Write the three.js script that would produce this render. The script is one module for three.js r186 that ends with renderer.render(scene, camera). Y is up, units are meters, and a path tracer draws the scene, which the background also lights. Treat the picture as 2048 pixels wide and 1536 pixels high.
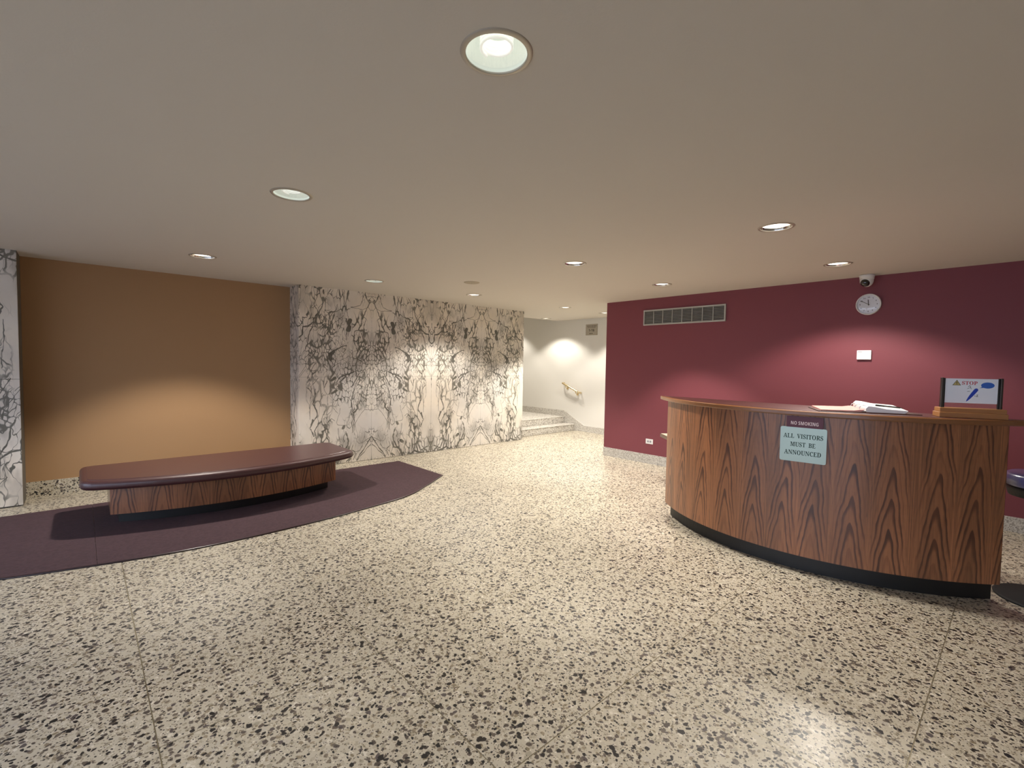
import * as THREE from 'three';
import { mergeGeometries } from 'three/addons/utils/BufferGeometryUtils.js';
import { RoundedBoxGeometry } from 'three/addons/geometries/RoundedBoxGeometry.js';

// ---------------------------------------------------------------- camera, sky, exposure
const scene = new THREE.Scene();
const camera = new THREE.PerspectiveCamera(2 * Math.atan(768 / 942) * 180 / Math.PI, 2048 / 1536, 0.05, 120);
camera.position.set(0, 1.447, 0);
camera.rotation.order = 'YXZ';
camera.rotation.set(THREE.MathUtils.degToRad(-2.45), THREE.MathUtils.degToRad(47.5), THREE.MathUtils.degToRad(0.93));
scene.background = new THREE.Color().setRGB(3.3, 3.8, 4.9);        // overcast blue-white sky outside the glazed front
const renderer = new THREE.WebGLRenderer({ antialias: true });
renderer.toneMapping = THREE.LinearToneMapping;
renderer.toneMappingExposure = 1.0;
renderer.shadowMap.enabled = true;
renderer.shadowMap.type = THREE.PCFSoftShadowMap;

// lamp colour and candela of a full downlight
const LAMP = new THREE.Color().setRGB(1.0, 0.935, 0.84);
const CD = 13;

// ---------------------------------------------------------------- small helpers
const H = 2.44;                                                       // lobby ceiling height
let seed = 7;
const rnd = () => { seed = (seed * 1664525 + 1013904223) >>> 0; return seed / 4294967296; };
const reseed = (s) => { seed = s >>> 0; };
const taken = {};
const numbered = (n) => { const k = taken[n] = (taken[n] ?? -1) + 1; return k ? `${n}_${String(k).padStart(3, '0')}` : n; };
const shade = (o) => { o.traverse((m) => { if (m.isMesh) { m.castShadow = true; m.receiveShadow = true; } }); return o; };
function thing(name, label, category, pos = [0, 0, 0], turn = 0, group) {
  const o = new THREE.Group(); o.name = numbered(name); o.position.set(...pos); o.rotation.y = turn;
  o.userData = { label, category }; if (group) o.userData.group = group;
  scene.add(o); return o;
}
function part(name, geo, mat, parent, label) {
  const m = new THREE.Mesh(geo, mat); m.name = name; m.castShadow = m.receiveShadow = true;
  if (label) m.userData.label = label;
  parent.add(m); return m;
}
function struct(name, geo, mat, label, category) {
  const m = geo ? new THREE.Mesh(geo, mat) : new THREE.Group();
  m.name = name; m.castShadow = m.receiveShadow = true;
  m.userData = { kind: 'structure', label, category }; scene.add(m); return m;
}
const box = (x0, x1, y0, y1, z0, z1) => new THREE.BoxGeometry(x1 - x0, y1 - y0, z1 - z0).translate((x0 + x1) / 2, (y0 + y1) / 2, (z0 + z1) / 2);
const rbox = (x0, x1, y0, y1, z0, z1, r = 0.004, s = 2) => new RoundedBoxGeometry(x1 - x0, y1 - y0, z1 - z0, s, r).translate((x0 + x1) / 2, (y0 + y1) / 2, (z0 + z1) / 2);
function metreUV(g, sx = 1, sy = sx, ox = 0, oy = 0) {                 // uv in metres by the face's main axis
  g = g.index ? g.toNonIndexed() : g; g.computeVertexNormals();
  const p = g.attributes.position, n = g.attributes.normal, uv = new Float32Array(p.count * 2);
  for (let i = 0; i < p.count; i++) {
    const ax = Math.abs(n.getX(i)), ay = Math.abs(n.getY(i)), az = Math.abs(n.getZ(i));
    let u, v;
    if (ay >= ax && ay >= az) { u = p.getX(i); v = p.getZ(i); } else if (ax >= az) { u = p.getZ(i); v = p.getY(i); } else { u = p.getX(i); v = p.getY(i); }
    uv[2 * i] = u / sx + ox; uv[2 * i + 1] = v / sy + oy;
  }
  g.setAttribute('uv', new THREE.BufferAttribute(uv, 2)); return g;
}
// a flat outline in plan ([x, z] points) raised from y0 by h
function slab(pts, y0, h, bevel = 0, seg = 3, holes = []) {
  const s = new THREE.Shape(pts.map(([x, z]) => new THREE.Vector2(x, -z)));
  for (const hl of holes) s.holes.push(new THREE.Path(hl.map(([x, z]) => new THREE.Vector2(x, -z))));
  const g = new THREE.ExtrudeGeometry(s, { depth: h - 2 * bevel, bevelEnabled: bevel > 0, bevelThickness: bevel, bevelSize: bevel, bevelOffset: -bevel, bevelSegments: seg, curveSegments: 24 });
  g.rotateX(-Math.PI / 2); g.translate(0, y0 + bevel, 0); return g;
}
const lathe = (pts, n = 40) => new THREE.LatheGeometry(pts.map(([r, y]) => new THREE.Vector2(r, y)), n);
const tube = (pts, r, n = 24, k = 8) => new THREE.TubeGeometry(new THREE.CatmullRomCurve3(pts.map((p) => new THREE.Vector3(...p))), n, r, k, false);
function rod(a, b, r, k = 10) {
  const A = new THREE.Vector3(...a), B = new THREE.Vector3(...b), d = B.clone().sub(A);
  const g = new THREE.CylinderGeometry(r, r, d.length(), k);
  g.applyQuaternion(new THREE.Quaternion().setFromUnitVectors(new THREE.Vector3(0, 1, 0), d.normalize()));
  g.translate((a[0] + b[0]) / 2, (a[1] + b[1]) / 2, (a[2] + b[2]) / 2); return g;
}

// ---------------------------------------------------------------- noise
const hash = (x, y, s = 0) => { let h = Math.imul(x, 374761393) + Math.imul(y, 668265263) + Math.imul(s, 1274126177); h = Math.imul(h ^ (h >>> 13), 1274126177); return ((h ^ (h >>> 16)) >>> 0) / 4294967296; };
function vnoise(x, y, s = 0) {
  const xi = Math.floor(x), yi = Math.floor(y); let fx = x - xi, fy = y - yi;
  fx = fx * fx * (3 - 2 * fx); fy = fy * fy * (3 - 2 * fy);
  const a = hash(xi, yi, s), b = hash(xi + 1, yi, s), c = hash(xi, yi + 1, s), d = hash(xi + 1, yi + 1, s);
  return a + (b - a) * fx + (c - a) * fy + (a - b - c + d) * fx * fy;
}
const fbm = (x, y, o = 4, s = 0) => { let v = 0, a = 0.5, t = 0; for (let i = 0; i < o; i++) { v += a * vnoise(x, y, s + i); t += a; x *= 2.03; y *= 2.03; a *= 0.5; } return v / t; };
const clamp = (v, a = 0, b = 1) => Math.min(b, Math.max(a, v));
const sstep = (a, b, v) => { const t = clamp((v - a) / (b - a)); return t * t * (3 - 2 * t); };
function canvas(w, h) { const c = document.createElement('canvas'); c.width = w; c.height = h; return [c, c.getContext('2d')]; }
function canvasTex(c, repeat = false) {
  const t = new THREE.CanvasTexture(c); t.colorSpace = THREE.SRGBColorSpace; t.magFilter = THREE.LinearFilter;
  if (repeat) t.wrapS = t.wrapT = THREE.RepeatWrapping; return t;
}
function pixelTex(w, h, fn, srgb = true) {                             // fn(x, y from the bottom) -> [r, g, b] 0..255
  const d = new Uint8Array(w * h * 4);
  for (let y = 0; y < h; y++) for (let x = 0; x < w; x++) { const c = fn(x, y), i = 4 * (y * w + x); d[i] = clamp(c[0], 0, 255); d[i + 1] = clamp(c[1], 0, 255); d[i + 2] = clamp(c[2], 0, 255); d[i + 3] = 255; }
  const t = new THREE.DataTexture(d, w, h); t.magFilter = THREE.LinearFilter; t.wrapS = t.wrapT = THREE.RepeatWrapping;
  if (srgb) t.colorSpace = THREE.SRGBColorSpace; t.needsUpdate = true; return t;
}

// ---------------------------------------------------------------- textures
function terrazzoTexture() {                                           // two metres square
  const N = 2048, [c, g] = canvas(N, N); reseed(11);
  g.fillStyle = '#c8bfab'; g.fillRect(0, 0, N, N);
  function chip(x, y, r, col, ang = 0.55) {
    const k = 5 + Math.floor(rnd() * 4), st = 0.45 + rnd() * 0.5, rot = rnd() * 6.283, pts = [];
    for (let i = 0; i < k; i++) { const a = (i + (rnd() - 0.5) * ang) / k * 6.283, q = r * (0.75 + rnd() * 0.4), px = Math.cos(a) * q, py = Math.sin(a) * q * st; pts.push([px * Math.cos(rot) - py * Math.sin(rot), px * Math.sin(rot) + py * Math.cos(rot)]); }
    g.fillStyle = col;
    for (const dx of x < r * 1.5 ? [0, N] : x > N - r * 1.5 ? [0, -N] : [0]) for (const dy of y < r * 1.5 ? [0, N] : y > N - r * 1.5 ? [0, -N] : [0]) {
      g.beginPath(); pts.forEach(([a, b], i) => (i ? g.lineTo(x + dx + a, y + dy + b) : g.moveTo(x + dx + a, y + dy + b))); g.closePath(); g.fill();
    }
  }
  const pick = (l) => l[Math.floor(rnd() * l.length)];
  const cream = ['#d5ccb9', '#c3b9a5', '#bab09b', '#e0d8c7', '#b3a993', '#cdc3ad', '#c5bdae', '#aaa18d'];
  for (let i = 0; i < 9000; i++) chip(rnd() * N, rnd() * N, 4 + rnd() * 11, pick(cream));
  for (let i = 0; i < 3600; i++) chip(rnd() * N, rnd() * N, 4 + rnd() * 8, pick(['#93866f', '#857968', '#9f917a', '#766b5e', '#8a7e66']));
  for (let i = 0; i < 24000; i++) chip(rnd() * N, rnd() * N, 1.4 + rnd() * 2.6, pick(['#83775f', '#665c4e', '#9a8d76', '#463f37', '#8b7e66', '#ebe2cf', '#3a342e']));
  for (let i = 0; i < 1900; i++) chip(rnd() * N, rnd() * N, 6 + rnd() * 9, pick(['#62574e', '#544b44', '#6c6258', '#5d5452']));
  for (let i = 0; i < 5600; i++) chip(rnd() * N, rnd() * N, 2 + rnd() * 3.4, pick(['#262321', '#322e2a', '#413a34', '#4f463e']));
  for (let i = 0; i < 2700; i++) chip(rnd() * N, rnd() * N, 5.5 + rnd() * rnd() * 11.5, pick(['#141314', '#1a191a', '#100f11', '#222020']));
  return canvasTex(c, true);
}
const VEINS = 
  [[0.0133,0.101,1.0,0.086,0.972,0.031,0.942,0.056,0.92,0.097,0.89,0.128,0.86,0.164,0.814,0.201,0.775],
  [0.0067,0.116,0.993,0.137,0.958,0.168,0.924,0.24,0.911,0.309,0.906],
  [0.0048,0.077,0.909,0.138,0.9,0.303,0.904],
  [0.0067,0.143,0.896,0.143,0.861],
  [0.0667,0.32,0.83,0.336,0.811,0.331,0.791,0.342,0.775],
  [0.0095,0.304,0.836,0.32,0.826],
  [0.0114,0.373,0.838,0.363,0.82],
  [0.0076,0.337,0.771,0.343,0.739],
  [0.0067,0.364,0.771,0.37,0.715],
  [0.0067,0.398,0.998,0.398,0.949,0.378,0.908,0.373,0.884],
  [0.0162,0.468,1.001,0.458,0.96],
  [0.0067,0.496,0.913,0.519,0.881,0.575,0.858,0.608,0.835,0.615,0.794],
  [0.0057,0.421,0.878,0.432,0.846,0.427,0.813,0.466,0.778,0.494,0.754],
  [0.0114,0.684,0.986,0.679,0.965],
  [0.0095,0.583,0.994,0.628,0.967],
  [0.0124,0.686,0.92,0.709,0.887,0.767,0.856,0.814,0.815,0.82,0.79,0.862,0.758,0.88,0.724,0.887,0.682,0.917,0.659],
  [0.0067,0.758,0.993,0.765,0.939,0.824,0.9,0.859,0.88],
  [0.0171,0.82,0.803,0.897,0.78,0.95,0.776,0.957,0.734,1.018,0.709],
  [0.0076,0.968,0.781,1.016,0.804],
  [0.0171,0.37,0.683,0.435,0.676,0.512,0.656,0.567,0.64],
  [0.0476,0.545,0.644,0.59,0.628,0.59,0.603],
  [0.0076,0.624,0.604,0.625,0.575],
  [0.0057,0.435,0.676,0.436,0.647],
  [0.0038,0.906,0.661,0.948,0.632,1.003,0.606],
  [0.0048,0.866,0.601,0.926,0.555,0.993,0.512,1.006,0.486],
  [0.0124,0.783,0.651,0.818,0.622],
  [0.0057,0.841,0.652,0.854,0.618,0.878,0.597],
  [0.0114,-0.005,0.572,-0.03,0.533,-0.059,0.498],
  [0.0152,0.079,0.678,0.13,0.659,0.182,0.632,0.224,0.593,0.235,0.549,0.225,0.505],
  [0.0114,0.009,0.685,0.049,0.662,0.079,0.631],
  [0.0095,0.201,0.775,0.253,0.769,0.264,0.737,0.243,0.689,0.202,0.648],
  [0.0095,0.565,0.797,0.576,0.768],
  [0.0057,0.598,0.793,0.665,0.803,0.734,0.78,0.78,0.773],
  [0.0076,0.667,0.729,0.69,0.696],
  [0.0076,0.49,0.668,0.556,0.644],
  [0.0095,0.109,0.718,0.16,0.692,0.192,0.66],
  [0.0057,-0.012,0.77,-0.042,0.793,-0.032,0.832],
  [0.0086,0.513,0.607,0.547,0.562,0.603,0.545],
  [0.0152,0.266,0.533,0.33,0.521],
  [0.0114,0.449,0.504,0.493,0.48,0.515,0.455],
  [0.0067,0.669,0.596,0.716,0.554,0.751,0.525],
  [0.0067,0.784,0.588,0.844,0.537,0.892,0.495],
  [0.0124,0.18,0.528,0.23,0.486,0.3,0.443],
  [0.0114,0.17,0.505,0.22,0.467,0.27,0.417,0.301,0.37,0.297,0.328,0.272,0.294,0.253,0.244,0.268,0.206,0.279,0.174],
  [0.0057,0.003,0.304,0.104,0.305,0.183,0.269,0.243,0.229,0.258,0.179,0.234,0.134,0.185,0.105,0.126,0.111,0.005,0.139],
  [0.0124,0.005,0.139,0.058,0.106,0.136,0.061,0.186,0.028,0.216,0.007],
  [0.0086,0.005,0.097,0.077,0.071,0.156,0.033,0.196,0.012],
  [0.0067,0.136,0.095,0.175,0.063,0.235,0.056,0.295,0.073,0.275,0.101],
  [0.0048,0.307,0.312,0.323,0.266,0.364,0.218,0.488,0.226,0.504,0.241,0.466,0.293,0.455,0.325],
  [0.0076,0.364,0.214,0.324,0.196,0.293,0.209,0.273,0.252,0.302,0.297],
  [0.0324,0.405,0.213,0.416,0.205],
  [0.0171,0.375,0.183,0.355,0.141,0.345,0.11,0.397,0.065,0.47,0.038,0.481,0.006],
  [0.0076,0.385,0.175,0.416,0.154,0.407,0.123],
  [0.0057,0.488,0.206,0.474,0.152,0.459,0.113,0.417,0.103,0.428,0.075],
  [0.0476,0.469,0.097,0.501,0.088],
  [0.0067,0.53,0.253,0.572,0.267,0.636,0.242,0.637,0.194,0.606,0.139,0.628,0.114],
  [0.0095,0.68,0.229,0.648,0.178,0.617,0.135],
  [0.0114,0.745,0.247,0.801,0.201,0.785,0.165,0.781,0.108,0.776,0.06,0.816,0.017],
  [0.019,0.714,0.147,0.71,0.063,0.684,0.004],
  [0.0171,0.816,0.017,0.883,0.035,0.945,0.04],
  [0.0152,0.66,0.105,0.667,0.057,0.657,0.009],
  [0.0152,0.748,0.094,0.749,0.041,0.783,-0.001],
  [0.0286,0.641,0.006,0.706,0.023,0.783,0.007,0.85,0.004],
  [0.0095,0.618,0.075,0.63,0.03,0.619,0.003],
  [0.0133,0.796,0.435,0.791,0.395,0.82,0.354,0.776,0.319,0.766,0.283,0.822,0.253,0.862,0.219,0.834,0.196,0.813,0.172],
  [0.0048,0.84,0.455,0.852,0.39,0.865,0.333,0.861,0.268],
  [0.0076,0.972,0.105,0.95,0.061,0.998,0.001],
  [0.0048,0.916,0.544,0.997,0.499,0.999,0.421],
  [0.0048,0.569,0.398,0.549,0.366,0.582,0.307,0.625,0.29,0.679,0.289,0.634,0.353,0.623,0.393],
  [0.0324,0.444,0.376,0.454,0.376],
  [0.0248,0.506,0.426,0.569,0.409],
  [0.0095,-0.021,0.424,-0.049,0.376,-0.04,0.342],
  [0.0067,0.003,0.341,-0.025,0.316,0.018,0.296,0.056,0.318],
  [0.0086,0.132,0.418,0.162,0.384,0.153,0.331],
  [0.0076,0.064,0.408,0.104,0.362],
  [0.0152,0.035,0.501,0.026,0.472],
  [0.0381,0.525,0.496,0.568,0.484],
  [0.0133,0.632,0.48,0.665,0.444],
  [0.0095,0.762,0.495,0.817,0.463],
  [0.0057,0.698,0.412,0.732,0.36,0.71,0.336],
  [0.0048,0.549,0.323,0.487,0.293],
  [0.0171,0.211,0.36,0.222,0.314,0.262,0.294],
  [0.0133,0.401,0.497,0.463,0.473],
  [0.0095,0.484,0.465,0.474,0.43],
  [0.0286,0.822,0.265,0.845,0.236],
  [0.0095,0.265,0.067,0.235,0.045,0.266,0.012],
  [0.0171,0.326,0.021,0.367,0.007],
  [0.0076,0.533,0.055,0.555,0.014],
  [0.0076,0.408,0.041,0.45,0.007]];
function marbleTexture() {                                             // one slab, 1.02 m wide and 2.44 m high
  const W = 832, Hh = 1984, [c, g] = canvas(W, Hh); reseed(5);
  g.fillStyle = '#000'; g.fillRect(0, 0, W, Hh); g.lineCap = g.lineJoin = 'round';
  const mpp = W / 1.02;
  for (const [w, ...p] of VEINS) {
    const pts = []; for (let i = 0; i < p.length; i += 2) pts.push([p[i] * W, (1 - p[i + 1]) * Hh]);
    for (let i = 0; i + 1 < pts.length; i++) {
      const [x0, y0] = pts[i], [x1, y1] = pts[i + 1], n = Math.max(2, Math.ceil(Math.hypot(x1 - x0, y1 - y0) / 9));
      for (let k = 0; k < n; k++) {
        const a = k / n, b = (k + 1) / n, q = 0.55 + 0.75 * vnoise((x0 + (x1 - x0) * a) * 0.035, (y0 + (y1 - y0) * a) * 0.035, 9);
        g.strokeStyle = `rgba(255,255,255,${0.72 + 0.28 * rnd()})`; g.lineWidth = Math.max(2.2, w * mpp * q);
        g.beginPath(); g.moveTo(x0 + (x1 - x0) * a, y0 + (y1 - y0) * a); g.lineTo(x0 + (x1 - x0) * b, y0 + (y1 - y0) * b); g.stroke();
      }
    }
  }
  const S = g.getImageData(0, 0, W, Hh).data;
  const stroke = (x, y) => { x = clamp(x, 0, W - 2); y = clamp(y, 0, Hh - 2); const xi = x | 0, yi = y | 0, fx = x - xi, fy = y - yi, at = (a, b) => S[4 * (b * W + a)]; return (at(xi, yi) * (1 - fx) * (1 - fy) + at(xi + 1, yi) * fx * (1 - fy) + at(xi, yi + 1) * (1 - fx) * fy + at(xi + 1, yi + 1) * fx * fy) / 255; };
  function cells(x, y, s) {                                            // [gap to the nearest border, gap to the nearest corner]
    const xi = Math.floor(x), yi = Math.floor(y); let f1 = 9, f2 = 9, f3 = 9;
    for (let j = -1; j < 2; j++) for (let i = -1; i < 2; i++) {
      const dx = xi + i + hash(xi + i, yi + j, s) - x, dy = yi + j + hash(xi + i, yi + j, s + 1) - y, d = Math.sqrt(dx * dx + dy * dy);
      if (d < f1) { f3 = f2; f2 = f1; f1 = d; } else if (d < f2) { f3 = f2; f2 = d; } else if (d < f3) f3 = d;
    }
    return [f2 - f1, f3 - f1];
  }
  const blob = (u, v, cu, cv, ru, rv) => Math.exp(-(((u - cu) / ru) ** 2 + ((v - cv) / rv) ** 2));
  return pixelTex(W, Hh, (x, y) => {
    const u = x / W, v = y / Hh, X = u * 1.02, Y = v * 2.44;           // metres, from the slab's foot
    const wx = (fbm(X * 9, Y * 6, 3, 21) - 0.5), wy = (fbm(X * 9, Y * 6, 3, 31) - 0.5), jx = vnoise(X * 55, Y * 32, 3) - 0.5;
    const st = stroke(x + wx * 15 + jx * 9, (Hh - 1 - y) + wy * 16 + jx * 5);
    // how much fine netting: thick across the middle, thin in the clear ovals
    const dense = 0.34 + 0.62 * blob(u, v, 0.45, 0.57, 0.8, 0.13) + 0.3 * blob(u, v, 0.25, 0.64, 0.35, 0.1) + 0.35 * blob(u, v, 0.6, 0.74, 0.3, 0.14) + 0.35 * blob(u, v, 0.6, 0.1, 0.32, 0.1) + 0.3 * blob(u, v, 0.35, 0.42, 0.3, 0.1);
    let clear = blob(u, v, 0.08, 0.25, 0.2, 0.085) + blob(u, v, 0.4, 0.31, 0.09, 0.06) + blob(u, v, 0.55, 0.19, 0.07, 0.07) + blob(u, v, 0.97, 0.33, 0.1, 0.16) + blob(u, v, 0.24, 0.93, 0.13, 0.08) + blob(u, v, 0.07, 0.05, 0.14, 0.05) + 0.8 * blob(u, v, 0.97, 0.52, 0.08, 0.07) + 0.6 * blob(u, v, 0.92, 0.93, 0.15, 0.08) + 0.8 * blob(u, v, 0.88, 0.14, 0.07, 0.07);
    clear = sstep(0.25, 0.75, clear);
    const lean = 0.35 * (fbm(X * 1.6, Y * 1.1, 2, 141) - 0.5);
    const [a, a3] = cells((X + wx * 0.11 + jx * 0.01 + lean * Y * 0.3) / 0.072, (Y + wy * 0.18 + X * 0.2) / 0.185, 40), [b, b3] = cells((X + wx * 0.08 + jx * 0.008) / 0.036, (Y + wy * 0.12) / 0.082, 50);
    const wa = 0.045 + 0.16 * sstep(0.45, 0.8, fbm(X * 5, Y * 2.6, 3, 61)), wb = 0.07 + 0.19 * sstep(0.45, 0.8, fbm(X * 8, Y * 4, 3, 71));
    const la = Math.max(1 - sstep(wa * 0.4, wa * 1.25, a), 1 - sstep(wa * 0.9, wa * 1.8, a3)), lb = Math.max(1 - sstep(wb * 0.35, wb * 1.15, b), 1 - sstep(wb * 0.8, wb * 1.6, b3));
    let net = 0.85 * la * (1 - clear) * sstep(0.22, 0.5, fbm(X * 6, Y * 3, 2, 81) + 0.25 * (dense - 0.4));
    net = Math.max(net, 0.82 * lb * sstep(0.4, 0.75, dense + (fbm(X * 6, Y * 3.4, 3, 91) - 0.5) * 1.3) * (1 - clear));
    let vein = Math.max(sstep(0.15, 0.7, st) * (0.82 + 0.18 * vnoise(X * 30, Y * 18, 5)), net);
    const smoke = 0.2 * sstep(0.5, 0.85, fbm(X * 7, Y * 3.5, 4, 101)) * (1 - 0.6 * clear);
    const t = 0.93 + 0.1 * (fbm(X * 6, Y * 4, 4, 121) - 0.5) - smoke, warm = fbm(X * 2.4, Y * 1.8, 3, 131) - 0.5;
    const base = [(240 + warm * 14) * t, (232 + warm * 4) * t, (221 - warm * 14) * t];
    const k = hash(x >> 1, y >> 1, 7) * 10, tone = 50 * vnoise(X * 7, Y * 4, 151), dk = [58 + k + tone, 57 + k + tone * 0.96, 52 + k + tone * 0.85];
    vein = clamp(vein * 0.95);
    return [base[0] + (dk[0] - base[0]) * vein, base[1] + (dk[1] - base[1]) * vein, base[2] + (dk[2] - base[2]) * vein];
  });
}
const LEAVES = [-1.33, -1.13, -0.90, -0.625, -0.386, -0.16, 0.053, 0.24, 0.453, 0.655, 0.899, 1.106, 1.33];
const OAKW = 2.6, OAKH = 1.02;
function oakTexture() {                                                // flat-cut oak veneer laid in leaves, arrow-shaped figure
  const W = 2048, Hh = 804;
  return pixelTex(W, Hh, (px, py) => {
    const s = (px / W - 0.5) * OAKW, y = py / Hh * OAKH;
    let k = 0, best = 9; for (let i = 0; i < LEAVES.length; i++) { const d = Math.abs(s - LEAVES[i]); if (d < best) { best = d; k = i; } }
    const flip = hash(k, 3, 1) > 0.5 ? 1 : -1;
    let x = (s - LEAVES[k]) + 0.028 * (vnoise(y * 3.2, 1.7, 200) - 0.5) * 1.0 + 0.011 * (vnoise(y * 9, s * 3, 210 ) - 0.5) + 0.01 * (hash(k, 8, 2) - 0.5) - 0.02 * (y - 0.4) * flip * (0.4 + hash(k, 5, 5));
    x += 0.004 * (vnoise(s * 60, y * 12, 220) - 0.5);
    x += 0.0035 * (vnoise(s * 110, y * 26, 221) - 0.5);
    const lift = 0.5 * hash(k, 1, 4), r = Math.sqrt(x * x + 0.0004) + 0.13 * y + 0.006 * (vnoise(s * 30, y * 7, 230) - 0.5);
    const q = r * 40 + lift + 0.5 * vnoise(r * 60, 3.3 + k * 0.2, 240), f = q - Math.floor(q), ring = Math.floor(q);
    const strong = hash(ring, 2, 9) > 0.45 ? 0.85 + 0.25 * hash(ring, 3, 9) : 0.22;
    let line = strong * sstep(0.42, 0.8, f) * (1 - sstep(0.93, 1.0, f)) * (0.7 + 0.5 * vnoise(s * 40, y * 9, 245));
    const side = sstep(0.062, 0.1, Math.abs(x));                     // plain straight grain between the arrows
    line *= 1 - side * 0.85;
    const streak = fbm(s * 210, y * 2.2, 3, 250), fine = vnoise(s * 600, y * 14, 260), broad = fbm(s * 12, y * 1.0, 3, 270);
    const pore = sstep(0.72, 0.92, vnoise(s * 480, y * 22, 280));
    const t = 0.9 + 0.26 * (broad - 0.5) + 0.34 * (streak - 0.5) * (0.5 + side) + 0.1 * (fine - 0.5) - 0.1 * pore;
    const A = [162 * t, 104 * t, 66 * t], B = [58, 27, 15], m = clamp(line * 0.78);
    return [A[0] + (B[0] - A[0]) * m, A[1] + (B[1] - A[1]) * m, A[2] + (B[2] - A[2]) * m];
  });
}
function graniteTexture() {                                             // fine pale stone of the baseboards and steps, one metre square
  const N = 1024, [c, g] = canvas(N, N); reseed(23); g.fillStyle = '#c6c1b8'; g.fillRect(0, 0, N, N);
  for (let i = 0; i < 26000; i++) { const r = 2 + rnd() * 5, v = rnd(); g.fillStyle = v < 0.5 ? '#d4d0c8' : v < 0.78 ? '#b2aca2' : v < 0.93 ? '#928b82' : '#6f6962'; g.beginPath(); g.ellipse(rnd() * N, rnd() * N, r, r * (0.5 + rnd() * 0.5), rnd() * 3.14, 0, 7); g.fill(); }
  return canvasTex(c, true);
}
const T = { granite: graniteTexture(), terrazzo: terrazzoTexture(), marble: marbleTexture(), oak: oakTexture() };
const plasterBump = pixelTex(512, 512, (x, y) => { const v = 128 + 70 * (hash(x >> 1, y >> 1, 1) - 0.5) + 60 * (vnoise(x / 5, y / 5, 2) - 0.5); return [v, v, v]; }, false);
const carpetMap = pixelTex(512, 512, (x, y) => { const v = 0.8 + 0.35 * hash(x, y, 4) + 0.14 * (vnoise(x / 23, y / 23, 6) - 0.5); return [76 * v, 54 * v, 59 * v]; });
const carpetBump = pixelTex(512, 512, (x, y) => { const v = 255 * (0.5 * hash(x >> 1, y >> 1, 4) + 0.5 * hash(x, y, 5)); return [v, v, v]; }, false);
const brushBump = pixelTex(256, 256, (x, y) => { const v = 255 * (0.6 * vnoise(x / 90, y * 0.9, 8) + 0.4 * hash(y, 3, 3)); return [v, v, v]; }, false);

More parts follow.
